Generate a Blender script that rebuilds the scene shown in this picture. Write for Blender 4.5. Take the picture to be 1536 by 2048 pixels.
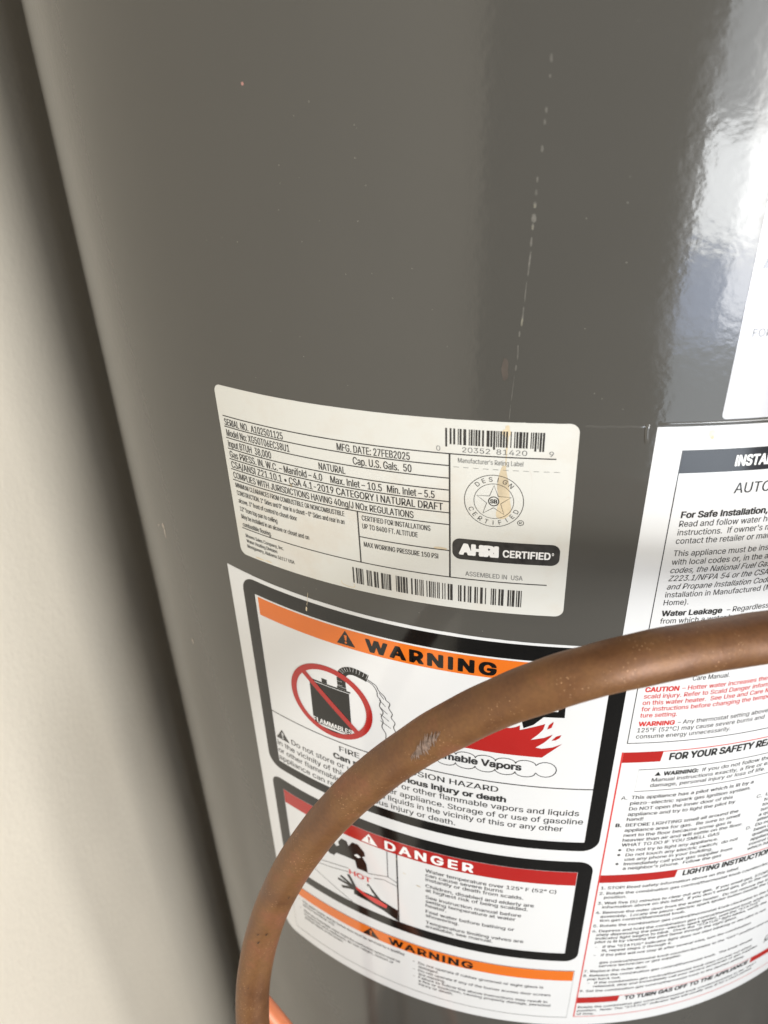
import bpy, bmesh, math, random
from mathutils import Matrix, Vector, geometry

scene = bpy.context.scene
for o in list(bpy.data.objects):
    bpy.data.objects.remove(o, do_unlink=True)

# ------------------------------------------------------------------ camera
R = 0.270            # radius of the heater jacket (m)
CAM_Z = 1.30         # camera height above the floor
CAM_D = 1.8484 * R   # camera distance from the tank axis
PITCH, YAW, ROLL = -0.5319, 0.2100, -0.0369
cam_data = bpy.data.cameras.new("Camera")
cam = bpy.data.objects.new("Camera", cam_data)
scene.collection.objects.link(cam)
base = Matrix(((1, 0, 0), (0, 0, -1), (0, 1, 0)))
rot = (Matrix.Rotation(YAW, 3, 'Z') @ Matrix.Rotation(PITCH, 3, 'X') @ base @ Matrix.Rotation(ROLL, 3, 'Z'))
cam.matrix_world = Matrix.Translation((0, -CAM_D, CAM_Z)) @ rot.to_4x4()
cam_data.sensor_fit = 'HORIZONTAL'
cam_data.sensor_width = 36.0
cam_data.lens = 1493.69 / 1536.0 * 36.0
cam_data.clip_start = 0.01
cam_data.clip_end = 50
cam_data.dof.use_dof = True
cam_data.dof.focus_distance = 0.285
cam_data.dof.aperture_fstop = 15.0
scene.camera = cam

# ------------------------------------------------------------------ world and lamps
world = bpy.data.worlds.new("World")
scene.world = world
world.use_nodes = True
bg = world.node_tree.nodes["Background"]
bg.inputs[0].default_value = (1.0, 0.95, 0.9, 1)
bg.inputs[1].default_value = 0.035

def area(name, az, el, dist, w, h, radiance, col, origin=(0.05, -0.26, CAM_Z - 0.06)):
    """rectangular lamp seen from `origin` at azimuth az (deg, 0 = straight out of the tank front) and elevation el"""
    a, e = math.radians(az), math.radians(el)
    d = Vector((math.sin(a) * math.cos(e), -math.cos(a) * math.cos(e), math.sin(e)))
    li = bpy.data.lights.new(name, 'AREA')
    li.shape = 'RECTANGLE'; li.size = w; li.size_y = h
    li.color = col
    li.energy = radiance * w * h * math.pi      # Cycles: L = P / (pi * A)
    o = bpy.data.objects.new(name, li)
    scene.collection.objects.link(o)
    o.location = Vector(origin) + d * dist
    flat = Vector((d.x, d.y, 0)).normalized()
    o.rotation_euler = (-flat).to_track_quat('-Z', 'Y').to_euler()
    return o

# daylight through the opening behind the photographer, to the right
area("door_daylight", 34.5, -5.7, 1.20, 0.284, 0.183, 24.0, (0.95, 0.98, 1.0))
area("door_daylight_wide", 45.0, 3.0, 3.0, 0.95, 2.0, 14.6, (1.0, 0.985, 0.955))
area("door_jamb", 26.3, -8.0, 1.20, 0.075, 0.53, 1.6, (0.95, 0.97, 1.0))
area("door_upper_shade", 37.0, 4.0, 1.20, 0.392, 0.215, 7.0, (0.90, 0.95, 1.0))
area("door_shaded_ground", 37.0, -14.0, 1.20, 0.392, 0.158, 10.0, (0.62, 0.74, 1.0))
area("door_floor_sheen", 38.0, -24.0, 1.24, 0.417, 0.291, 4.5, (0.80, 0.90, 1.0))
# broad soft light from the pale ceiling in front of and above the heater
lo = bpy.data.lights.new("ceiling_light", 'AREA')
lo.shape = 'RECTANGLE'; lo.size = 1.8; lo.size_y = 1.0; lo.color = (1.0, 0.97, 0.92); lo.energy = 6
oo = bpy.data.objects.new("ceiling_light", lo); scene.collection.objects.link(oo)
oo.location = (0.45, -1.05, CAM_Z + 0.85)
oo.rotation_euler = (Vector((-0.2, -0.15, CAM_Z - 0.15)) - oo.location).to_track_quat('-Z', 'Y').to_euler()

vs = scene.view_settings
scene.display_settings.display_device = 'sRGB'
vs.view_transform = 'Standard'
vs.look = 'None'
vs.exposure = 0.0
vs.gamma = 1.0
vs.use_curve_mapping = False
scene.render.engine = 'CYCLES'
scene.render.resolution_x = 768
scene.render.resolution_y = 1024
scene.cycles.max_bounces = 8

# ------------------------------------------------------------------ materials
def new_mat(name):
    m = bpy.data.materials.new(name)
    m.use_nodes = True
    nt = m.node_tree
    b = nt.nodes["Principled BSDF"]
    return m, nt, b

def N(nt, t, **kw):
    n = nt.nodes.new(t)
    for k, v in kw.items():
        if k.startswith('i_'):
            n.inputs[k[2:].replace('_', ' ')].default_value = v
        else:
            setattr(n, k, v)
    return n

def ramp(nt, stops):
    r = nt.nodes.new('ShaderNodeValToRGB')
    el = r.color_ramp.elements
    while len(el) < len(stops):
        el.new(0.5)
    for e, (p, c) in zip(el, stops):
        e.position = p
        e.color = c if len(c) == 4 else (*c, 1)
    return r

def simple(name, col, rough=0.3, metallic=0.0, spec=0.5, noise=0.0, nscale=60.0, bump=0.0, bscale=400.0):
    m, nt, b = new_mat(name)
    b.inputs['Roughness'].default_value = rough
    b.inputs['Metallic'].default_value = metallic
    b.inputs['Specular IOR Level'].default_value = spec
    tc = N(nt, 'ShaderNodeTexCoord')
    nz = N(nt, 'ShaderNodeTexNoise'); nz.inputs['Scale'].default_value = nscale; nz.inputs['Detail'].default_value = 6
    nt.links.new(tc.outputs['Object'], nz.inputs['Vector'])
    lo = tuple(max(0, c * (1 - noise)) for c in col); hi = tuple(min(1, c * (1 + noise)) for c in col)
    r = ramp(nt, [(0.3, lo), (0.7, hi)])
    nt.links.new(nz.outputs['Fac'], r.inputs['Fac'])
    nt.links.new(r.outputs['Color'], b.inputs['Base Color'])
    if bump > 0:
        n2 = N(nt, 'ShaderNodeTexNoise'); n2.inputs['Scale'].default_value = bscale; n2.inputs['Detail'].default_value = 2
        nt.links.new(tc.outputs['Object'], n2.inputs['Vector'])
        bp = N(nt, 'ShaderNodeBump'); bp.inputs['Strength'].default_value = bump; bp.inputs['Distance'].default_value = 0.001
        nt.links.new(n2.outputs['Fac'], bp.inputs['Height'])
        nt.links.new(bp.outputs['Normal'], b.inputs['Normal'])
    return m

def tank_material():
    m, nt, b = new_mat("grey_jacket_paint")
    tc = N(nt, 'ShaderNodeTexCoord')
    big = N(nt, 'ShaderNodeTexNoise'); big.inputs['Scale'].default_value = 7; big.inputs['Detail'].default_value = 3
    nt.links.new(tc.outputs['Object'], big.inputs['Vector'])
    r = ramp(nt, [(0.35, (0.0705, 0.0670, 0.0590)), (0.65, (0.0765, 0.0725, 0.0640))])
    nt.links.new(big.outputs['Fac'], r.inputs['Fac'])
    nt.links.new(r.outputs['Color'], b.inputs['Base Color'])
    b.inputs['Specular IOR Level'].default_value = 0.36
    sm = N(nt, 'ShaderNodeTexNoise'); sm.inputs['Scale'].default_value = 16; sm.inputs['Detail'].default_value = 5; sm.inputs['Distortion'].default_value = 0.6
    nt.links.new(tc.outputs['Object'], sm.inputs['Vector'])
    rs = ramp(nt, [(0.35, (0.09, 0.09, 0.09)), (0.7, (0.17, 0.17, 0.17))])
    nt.links.new(sm.outputs['Fac'], rs.inputs['Fac'])
    nt.links.new(rs.outputs['Color'], b.inputs['Roughness'])
    # orange peel: fine ripple plus a slower waviness of the sheet
    n1 = N(nt, 'ShaderNodeTexNoise'); n1.inputs['Scale'].default_value = 330; n1.inputs['Detail'].default_value = 2
    n2 = N(nt, 'ShaderNodeTexNoise'); n2.inputs['Scale'].default_value = 60; n2.inputs['Detail'].default_value = 2
    nt.links.new(tc.outputs['Object'], n1.inputs['Vector'])
    nt.links.new(tc.outputs['Object'], n2.inputs['Vector'])
    add = N(nt, 'ShaderNodeMath', operation='MULTIPLY_ADD')
    add.inputs[1].default_value = 1.2
    nt.links.new(n2.outputs['Fac'], add.inputs[0]); nt.links.new(n1.outputs['Fac'], add.inputs[2])
    bp = N(nt, 'ShaderNodeBump'); bp.inputs['Strength'].default_value = 0.075; bp.inputs['Distance'].default_value = 0.0006
    nt.links.new(add.outputs[0], bp.inputs['Height'])
    nt.links.new(bp.outputs['Normal'], b.inputs['Normal'])
    return m

def paper_material():
    """thermal printed rating plate: cream paper, faint creases and foxing"""
    m, nt, b = new_mat("rating_label_paper")
    tc = N(nt, 'ShaderNodeTexCoord')
    n1 = N(nt, 'ShaderNodeTexNoise'); n1.inputs['Scale'].default_value = 34; n1.inputs['Detail'].default_value = 8; n1.inputs['Roughness'].default_value = 0.62
    nt.links.new(tc.outputs['Object'], n1.inputs['Vector'])
    r = ramp(nt, [(0.30, (0.57, 0.53, 0.465)), (0.5, (0.60, 0.592, 0.548)), (0.72, (0.60, 0.595, 0.555))])
    nt.links.new(n1.outputs['Fac'], r.inputs['Fac'])
    # thin brown crease lines
    mp = N(nt, 'ShaderNodeMapping'); mp.inputs['Scale'].default_value = (26, 26, 9)
    nt.links.new(tc.outputs['Object'], mp.inputs['Vector'])
    n3 = N(nt, 'ShaderNodeTexNoise'); n3.inputs['Scale'].default_value = 2.2; n3.inputs['Detail'].default_value = 4
    nt.links.new(mp.outputs['Vector'], n3.inputs['Vector'])
    r3 = ramp(nt, [(0.493, (0, 0, 0)), (0.5, (1, 1, 1)), (0.507, (0, 0, 0))])
    nt.links.new(n3.outputs['Fac'], r3.inputs['Fac'])
    n4 = N(nt, 'ShaderNodeTexNoise'); n4.inputs['Scale'].default_value = 26
    nt.links.new(tc.outputs['Object'], n4.inputs['Vector'])
    r4 = ramp(nt, [(0.55, (0, 0, 0)), (0.75, (0.5, 0.5, 0.5))])
    nt.links.new(n4.outputs['Fac'], r4.inputs['Fac'])
    mul = N(nt, 'ShaderNodeMath', operation='MULTIPLY')
    nt.links.new(r3.outputs['Color'], mul.inputs[0]); nt.links.new(r4.outputs['Color'], mul.inputs[1])
    mx = N(nt, 'ShaderNodeMix', data_type='RGBA')
    nt.links.new(mul.outputs[0], mx.inputs['Factor'])
    nt.links.new(r.outputs['Color'], mx.inputs['A']); mx.inputs['B'].default_value = (0.50, 0.36, 0.27, 1)
    nt.links.new(mx.outputs['Result'], b.inputs['Base Color'])
    b.inputs['Roughness'].default_value = 0.42
    bp = N(nt, 'ShaderNodeBump'); bp.inputs['Strength'].default_value = 0.06; bp.inputs['Distance'].default_value = 0.001
    nt.links.new(n1.outputs['Fac'], bp.inputs['Height'])
    nt.links.new(bp.outputs['Normal'], b.inputs['Normal'])
    return m

def copper_material():
    m, nt, b = new_mat("weathered_copper")
    tc = N(nt, 'ShaderNodeTexCoord')
    n1 = N(nt, 'ShaderNodeTexNoise'); n1.inputs['Scale'].default_value = 42; n1.inputs['Detail'].default_value = 6; n1.inputs['Roughness'].default_value = 0.55
    nt.links.new(tc.outputs['Object'], n1.inputs['Vector'])
    r1 = ramp(nt, [(0.25, (0.100, 0.043, 0.017)), (0.42, (0.160, 0.069, 0.026)), (0.55, (0.190, 0.087, 0.030)), (0.66, (0.225, 0.090, 0.040)), (0.85, (0.18, 0.094, 0.060))])
    nt.links.new(n1.outputs['Fac'], r1.inputs['Fac'])
    # fine pitting
    n2 = N(nt, 'ShaderNodeTexNoise'); n2.inputs['Scale'].default_value = 700; n2.inputs['Detail'].default_value = 3
    nt.links.new(tc.outputs['Object'], n2.inputs['Vector'])
    r2 = ramp(nt, [(0.3, (0.84, 0.84, 0.84)), (0.65, (1.06, 1.06, 1.06))])
    nt.links.new(n2.outputs['Fac'], r2.inputs['Fac'])
    mm = N(nt, 'ShaderNodeMix', data_type='RGBA', blend_type='MULTIPLY')
    mm.inputs['Factor'].default_value = 0.8
    nt.links.new(r1.outputs['Color'], mm.inputs['A']); nt.links.new(r2.outputs['Color'], mm.inputs['B'])
    # bright bare flecks, gathered in patches
    vo = N(nt, 'ShaderNodeTexVoronoi'); vo.inputs['Scale'].default_value = 780
    nt.links.new(tc.outputs['Object'], vo.inputs['Vector'])
    rv = ramp(nt, [(0.13, (1, 1, 1)), (0.22, (0, 0, 0))])
    nt.links.new(vo.outputs['Distance'], rv.inputs['Fac'])
    n5 = N(nt, 'ShaderNodeTexNoise'); n5.inputs['Scale'].default_value = 95; n5.inputs['Detail'].default_value = 3
    nt.links.new(tc.outputs['Object'], n5.inputs['Vector'])
    r5 = ramp(nt, [(0.50, (0, 0, 0)), (0.68, (0.85, 0.85, 0.85))])
    nt.links.new(n5.outputs['Fac'], r5.inputs['Fac'])
    mf = N(nt, 'ShaderNodeMath', operation='MULTIPLY')
    nt.links.new(rv.outputs['Color'], mf.inputs[0]); nt.links.new(r5.outputs['Color'], mf.inputs[1])
    mx = N(nt, 'ShaderNodeMix', data_type='RGBA')
    nt.links.new(mf.outputs[0], mx.inputs['Factor'])
    nt.links.new(mm.outputs['Result'], mx.inputs['A']); mx.inputs['B'].default_value = (0.50, 0.29, 0.15, 1)
    nt.links.new(mx.outputs['Result'], b.inputs['Base Color'])
    b.inputs['Metallic'].default_value = 0.25
    rr = ramp(nt, [(0.3, (0.41, 0.41, 0.41)), (0.7, (0.58, 0.58, 0.58))])
    nt.links.new(n1.outputs['Fac'], rr.inputs['Fac'])
    nt.links.new(rr.outputs['Color'], b.inputs['Roughness'])
    bp = N(nt, 'ShaderNodeBump'); bp.inputs['Strength'].default_value = 0.16; bp.inputs['Distance'].default_value = 0.0005
    ad = N(nt, 'ShaderNodeMath', operation='ADD')
    nt.links.new(n2.outputs['Fac'], ad.inputs[0]); nt.links.new(mf.outputs[0], ad.inputs[1])
    nt.links.new(ad.outputs[0], bp.inputs['Height'])
    nt.links.new(bp.outputs['Normal'], b.inputs['Normal'])
    return m

M = {}
M['tank'] = tank_material()
M['paper'] = paper_material()
M['vinyl'] = simple("white_vinyl", (0.655, 0.655, 0.65), 0.10, noise=0.012, nscale=25, bump=0.012, bscale=160)
M['white_gloss'] = simple("white_label_top", (0.53, 0.53, 0.545), 0.14, noise=0.01, nscale=20)
M['black'] = simple("black_print", (0.005, 0.005, 0.005), 0.10, noise=0.1, nscale=80, bump=0.012, bscale=160)
M['ink'] = simple("thermal_ink", (0.030, 0.028, 0.026), 0.40, noise=0.5, nscale=300)
M['ink_grey'] = simple("thin_grey_ink", (0.16, 0.16, 0.155), 0.4, noise=0.3, nscale=300)
M['text'] = simple("fine_print_ink", (0.035, 0.035, 0.035), 0.12, noise=0.2, nscale=200)
M['header'] = simple("charcoal_header_ink", (0.022, 0.022, 0.026), 0.12, noise=0.1, nscale=80)
M['orange'] = simple("orange_print", (0.66, 0.150, 0.015), 0.10, noise=0.03, nscale=40, bump=0.012, bscale=160)
M['red'] = simple("red_print", (0.37, 0.016, 0.014), 0.10, noise=0.04, nscale=40, bump=0.012, bscale=160)
M['redline'] = simple("red_line_print", (0.58, 0.045, 0.04), 0.12, noise=0.04, nscale=40)
M['white_ink'] = simple("white_print", (0.80, 0.79, 0.77), 0.12, noise=0.02)
M['stain'] = simple("tan_stain", (0.545, 0.455, 0.315), 0.35, noise=0.22, nscale=120)
M['drip'] = simple("dried_water_mark", (0.112, 0.105, 0.090), 0.5, noise=0.35, nscale=300)
M['drip_light'] = simple("dried_water_mark_pale", (0.18, 0.168, 0.13), 0.5, noise=0.3, nscale=300)
M['rust'] = simple("rust_smudge", (0.080, 0.066, 0.055), 0.35, noise=0.2, nscale=200)
M['speck'] = simple("pale_dust_speck", (0.23, 0.22, 0.185), 0.6)
M['chip'] = simple("bare_chip", (0.55, 0.47, 0.40), 0.5, noise=0.3, nscale=500)
M['bead'] = simple("clear_glossy_bead", (0.085, 0.081, 0.072), 0.12)
M['copper'] = copper_material()
M['new_copper'] = simple("bright_orange_copper", (0.60, 0.185, 0.078), 0.45, metallic=0.1, noise=0.1, nscale=90)
M['scuff'] = simple("scuffed_metal", (0.22, 0.155, 0.125), 0.36, metallic=0.25, noise=0.4, nscale=700)
M['scuff_dark'] = simple("dark_pit", (0.03, 0.02, 0.015), 0.6)
M['wall'] = simple("beige_wall_paint", (0.92, 0.835, 0.69), 0.62, noise=0.02, nscale=9, bump=0.30, bscale=190)
M['floor'] = simple("concrete_floor", (0.13, 0.12, 0.11), 0.7, noise=0.25, nscale=14, bump=0.2, bscale=120)

# ------------------------------------------------------------------ mesh helpers
col = scene.collection

def link(name, me, mat, parent=None):
    o = bpy.data.objects.new(name, me)
    col.objects.link(o)
    if mat is not None:
        me.materials.append(mat)
    if parent is not None:
        o.parent = parent
    return o

def tri2d(loops):
    """filled polygon (first loop outer, others holes) -> verts, faces in 2D"""
    vv = [[Vector((x, y, 0)) for x, y in lp] for lp in loops]
    flat = [tuple(p) for lp in loops for p in lp]
    return flat, [tuple(t) for t in geometry.tessellate_polygon(vv)]

def rect(s0, z0, s1, z1):
    return tri2d([[(s0, z0), (s1, z0), (s1, z1), (s0, z1)]])

def rrect_loop(s0, z0, s1, z1, r, n=7):
    s0, s1 = min(s0, s1), max(s0, s1); z0, z1 = min(z0, z1), max(z0, z1)
    pts = []
    for cx, cy, a0 in ((s1 - r, z1 - r, 0), (s0 + r, z1 - r, 90), (s0 + r, z0 + r, 180), (s1 - r, z0 + r, 270)):
        for k in range(n + 1):
            a = math.radians(a0 + 90 * k / n)
            pts.append((cx + r * math.cos(a), cy + r * math.sin(a)))
    return pts

def circle_loop(cx, cy, r, n=48, ry=None):
    ry = ry or r
    return [(cx + r * math.cos(2 * math.pi * k / n), cy + ry * math.sin(2 * math.pi * k / n)) for k in range(n)]

def stroke(pts, w, closed=False):
    """polyline with width -> quads"""
    n = len(pts)
    V, F = [], []
    for i, p in enumerate(pts):
        if closed:
            a, b = pts[(i - 1) % n], pts[(i + 1) % n]
        else:
            a, b = pts[max(i - 1, 0)], pts[min(i + 1, n - 1)]
        dx, dy = b[0] - a[0], b[1] - a[1]
        l = math.hypot(dx, dy) or 1
        nx, ny = -dy / l * w / 2, dx / l * w / 2
        V += [(p[0] + nx, p[1] + ny), (p[0] - nx, p[1] - ny)]
    for i in range(n if closed else n - 1):
        j = (i + 1) % n
        F.append((2 * i, 2 * i + 1, 2 * j + 1, 2 * j))
    return V, F

def smooth_line(pts, sub=6):
    out = []
    n = len(pts)
    for i in range(n - 1):
        p0, p1, p2, p3 = pts[max(i - 1, 0)], pts[i], pts[i + 1], pts[min(i + 2, n - 1)]
        for k in range(sub):
            t = k / sub
            out.append(tuple(0.5 * ((2 * p1[c]) + (-p0[c] + p2[c]) * t + (2 * p0[c] - 5 * p1[c] + 4 * p2[c] - p3[c]) * t * t +
                                    (-p0[c] + 3 * p1[c] - 3 * p2[c] + p3[c]) * t ** 3) for c in range(len(p1))))
    out.append(tuple(pts[-1]))
    return out

# Blender's own interface typeface is closer to the labels' grotesque than the default text font
FONT = None
try:
    import os
    _p = os.path.join(bpy.utils.system_resource('DATAFILES'), "fonts", "Inter.woff2")
    if os.path.exists(_p):
        FONT = bpy.data.fonts.load(_p)
except Exception:
    FONT = None

# text: measured once at size 1, then fitted to the wanted place
_glyph_cache = {}
def inside(p, loop):
    c = False
    n = len(loop)
    for i in range(n):
        x0, y0 = loop[i]; x1, y1 = loop[i - 1]
        if (y0 > p[1]) != (y1 > p[1]) and p[0] < (x1 - x0) * (p[1] - y0) / (y1 - y0) + x0:
            c = not c
    return c
def raw_text(body, space=1.0):
    """outline of the text at size 1, filled contour by contour (outer shapes with their counters)"""
    cu = bpy.data.curves.new("tmp_text", 'FONT')
    cu.body = body.replace("I", "\u0399").replace("l", "\u04cf") if FONT is not None else body   # plain strokes for I and l
    cu.size = 1.0
    cu.resolution_u = 3
    cu.fill_mode = 'NONE'
    cu.space_character = space
    if FONT is not None:
        cu.font = FONT
    ob = bpy.data.objects.new("tmp_text", cu)
    me = ob.to_mesh()
    co = [(v.co.x, v.co.y) for v in me.vertices]
    nb = {}
    for e in me.edges:
        i, j = e.vertices
        nb.setdefault(i, []).append(j); nb.setdefault(j, []).append(i)
    ob.to_mesh_clear()
    bpy.data.objects.remove(ob)
    bpy.data.curves.remove(cu)
    seen, loops = set(), []
    for i in nb:
        if i in seen:
            continue
        lp, cur, prev = [], i, None
        while cur is not None and cur not in seen:
            seen.add(cur); lp.append(co[cur])
            nx = [k for k in nb[cur] if k != prev and k not in seen]
            prev, cur = cur, (nx[0] if nx else None)
        q = [lp[0]]
        for p in lp[1:]:
            if abs(p[0] - q[-1][0]) + abs(p[1] - q[-1][1]) > 1e-5:
                q.append(p)
        if len(q) > 2:
            loops.append(q)
    box_ = [(min(p[0] for p in l), max(p[0] for p in l), min(p[1] for p in l), max(p[1] for p in l)) for l in loops]
    parent = [None] * len(loops)
    depth = [0] * len(loops)
    for i, l in enumerate(loops):
        hosts = [j for j in range(len(loops)) if j != i and box_[j][0] <= box_[i][0] and box_[j][1] >= box_[i][1] and box_[j][2] <= box_[i][2] and box_[j][3] >= box_[i][3] and inside(l[0], loops[j])]
        depth[i] = len(hosts)
        if hosts:
            parent[i] = min(hosts, key=lambda j: (box_[j][1] - box_[j][0]) * (box_[j][3] - box_[j][2]))
    V, F = [], []
    for i, l in enumerate(loops):
        if depth[i] % 2:
            continue
        grp = [l] + [loops[j] for j in range(len(loops)) if parent[j] == i and depth[j] == depth[i] + 1]
        v, f = tri2d(grp)
        o = len(V)
        V += v; F += [tuple(k + o for k in t) for t in f]
    return V, F
CAPV, _ = raw_text("H")
CAP = max(v[1] for v in CAPV)

def heavy(V, F, w):
    """thicken flat lettering by laying shifted copies (each a hair higher) over it"""
    if w <= 0:
        return [(x, y, 0.0) for x, y in V], F
    sh = [(-w, 0), (w, 0)] if w < 0.021 else [(0, 0), (w, 0), (-w, 0), (0, w * 0.7), (0, -w * 0.7), (w * .8, w * .6), (-w * .8, w * .6), (w * .8, -w * .6), (-w * .8, -w * .6)]
    V2, F2 = [], []
    for k, (dx, dy) in enumerate(sh):
        o = len(V2)
        V2 += [(x + dx, y + dy, 0.004 * k) for x, y in V]
        F2 += [tuple(i + o for i in f) for f in F]
    return V2, F2

def text(body, s0, zb, cap, s1=None, bold=0.0, shear=0.0, xs=1.0, space=1.0):
    """body with its left end at s0, baseline zb, capital height cap (mm); fitted to s1 when given"""
    V, F = raw_text(body, space)
    if not V:
        return [], []
    V, F = heavy(V, F, bold)
    x0 = min(v[0] for v in V); x1 = max(v[0] for v in V)
    k = cap / CAP
    kx = (s1 - s0) / (x1 - x0) if s1 is not None else k * xs
    return [(s0 + (x - x0) * kx + shear * y * k, zb + y * k, dz) for x, y, dz in V], F

def xs_for(body, cap, width, bold=0.0):
    """horizontal scale that makes body `width` mm wide at this cap height"""
    V, F = text(body, 0, 0, cap, None, bold)
    return width / (max(v[0] for v in V) - min(v[0] for v in V))

def arc_text(body, cx, cy, r, cap, a0, a1, top=True, bold=0.0):
    V2, F2 = [], []
    n = len(body)
    for i, ch in enumerate(body):
        a = a0 + (a1 - a0) * i / (n - 1)
        V, F = raw_text(ch)
        if not V:
            continue
        k = cap / CAP
        mx = (min(v[0] for v in V) + max(v[0] for v in V)) / 2
        t = math.radians(a)
        off = len(V2)
        for x, y in V:
            lx, ly = (x - mx) * k, (y * k - cap / 2)
            if top:
                ux, uy, vx, vy = math.sin(t), -math.cos(t), math.cos(t), math.sin(t)
            else:
                ux, uy, vx, vy = -math.sin(t), math.cos(t), -math.cos(t), -math.sin(t)
            V2.append((cx + r * math.cos(t) + lx * ux + ly * vx, cy + r * math.sin(t) + lx * uy + ly * vy))
        F2 += [tuple(i2 + off for i2 in f) for f in F]
    return V2, F2

# label A is stuck on a little askew (turned 0.016 rad)
def turn(vf, s0=-125.2, z0=-102.1, a=0.016):
    V, F = vf
    return [(s0 + p[0] - a * p[1], z0 + p[1] + a * p[0]) + tuple(p[2:]) for p in V], F

def wrap(name, items, height, mat, parent=None, step=4.0, skirt=False):
    """items: list of (verts2d mm, faces) laid on the jacket `height` mm above its paint"""
    bm = bmesh.new()
    for V, F in items:
        vs_ = [bm.verts.new((p[0], p[1], p[2] if len(p) > 2 else 0)) for p in V]
        for f in F:
            try:
                bm.faces.new([vs_[i] for i in f])
            except ValueError:
                pass
    bm.normal_update()
    if step:
        xs_ = [v.co.x for v in bm.verts]
        x = math.floor(min(xs_) / step) * step + step
        while x < max(xs_):
            bmesh.ops.bisect_plane(bm, geom=bm.verts[:] + bm.edges[:] + bm.faces[:], plane_co=(x, 0, 0), plane_no=(1, 0, 0))
            x += step
    for f in bm.faces:
        f.smooth = True
    bmesh.ops.recalc_face_normals(bm, faces=bm.faces)
    if skirt:
        be = [e for e in bm.edges if e.is_boundary]
        ret = bmesh.ops.extrude_edge_only(bm, edges=be)
        for v in [g for g in ret['geom'] if isinstance(g, bmesh.types.BMVert)]:
            v.co.z = -height
    rr = R + height / 1000.0
    for v in bm.verts:
        th = v.co.x / 1000.0 / R
        q = rr + v.co.z / 1000.0
        v.co = Vector((q * math.sin(th), -q * math.cos(th), CAM_Z + v.co.y / 1000.0))
    bm.normal_update()
    for f in bm.faces:
        c = f.calc_center_median()
        if f.normal.dot(Vector((c.x, c.y, 0))) < 0:
            f.normal_flip()
    me = bpy.data.meshes.new(name)
    bm.to_mesh(me)
    bm.free()
    me.normals_split_custom_set_from_vertices([Vector((v.co.x, v.co.y, 0)).normalized() for v in me.vertices])
    return link(name, me, mat, parent)

def box(name, lo, hi, mat, parent=None):
    bm = bmesh.new()
    bmesh.ops.create_cube(bm, size=1)
    for v in bm.verts:
        v.co = Vector([lo[i] + (v.co[i] + 0.5) * (hi[i] - lo[i]) for i in range(3)])
    me = bpy.data.meshes.new(name); bm.to_mesh(me); bm.free()
    return link(name, me, mat, parent)

# ------------------------------------------------------------------ setting
W = 0.345
wall = box("wall", (-W - 0.12, -1.9, 0.0), (-W, 0.9, 2.6), M['wall']); wall["kind"] = "structure"
floor = box("floor", (-W - 0.12, -4.0, -0.1), (3.5, 0.9, 0.0), M['floor']); floor["kind"] = "structure"

# ------------------------------------------------------------------ water heater
heater = bpy.data.objects.new("water_heater", None)
col.objects.link(heater)
heater["label"] = "tall grey cylindrical gas water heater covered with printed labels"
heater["category"] = "water heater"

def lathe(name, prof, seg, mat, parent):
    V, F = [], []
    n = len(prof)
    for k in range(seg):
        a = 2 * math.pi * k / seg
        for r, z in prof:
            V.append((r * math.cos(a), r * math.sin(a), z))
    for k in range(seg):
        k2 = (k + 1) % seg
        for i in range(n - 1):
            F.append((k * n + i, k2 * n + i, k2 * n + i + 1, k * n + i + 1))
    me = bpy.data.meshes.new(name)
    me.from_pydata(V, [], F)
    me.polygons.foreach_set('use_smooth', [True] * len(F))
    return link(name, me, mat, parent)

TOP = CAM_Z + 0.26
jacket = lathe("jacket", [(R, 0.05), (R, 0.4), (R, 0.8), (R, CAM_Z - 0.3), (R, CAM_Z), (R, TOP)], 640, M['tank'], heater)
lathe("base_ring", [(0.02, 0.004), (R - 0.004, 0.004), (R - 0.004, 0.0497)], 160, M['tank'], heater)
lathe("top_pan", [(R + 0.0005, TOP - 0.03), (R + 0.003, TOP - 0.03), (R + 0.003, TOP), (R - 0.004, TOP + 0.006), (0.001, TOP + 0.006)], 160, M['tank'], heater)

# ---- rating label (A)
A = wrap("rating_label", [turn(tri2d([rrect_loop(0, 0, 142.2, -78.6, 3.2)]))], 0.12, M['paper'], heater, step=3, skirt=True)
A["label"] = "cream paper rating plate with barcodes and a tan drip stain"
rules = []
LW = 0.42
for v, u1 in ((-12.8, 135.4), (-17.4, 99.6), (-22.3, 99.6), (-27.05, 99.6), (-31.75, 99.6), (-36.35, 99.6), (-41.3, 99.6), (-64.4, 135.4)):
    rules.append(rect(2.5 if v != -64.4 else 3.4, v - LW / 2, u1, v + LW / 2))
rules.append(rect(63.6, -52.5 - LW / 2, 99.6, -52.5 + LW / 2))
rules.append(rect(99.35, -64.2, 99.95, -13.0))
rules.append(rect(63.25, -64.2, 63.8, -41.5))
wrap("ruled_lines", [turn(r) for r in rules], 0.20, M['ink'], A)
random.seed(4)
dashes = [rect(101 + 3.4 * k, -17.75, 101 + 3.4 * k + 1.9, -17.6) for k in range(11)]
_o = wrap("dashed_line", [turn(r) for r in dashes], 0.20, M['ink_grey'], A); _o["kind"] = "stuff"

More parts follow.
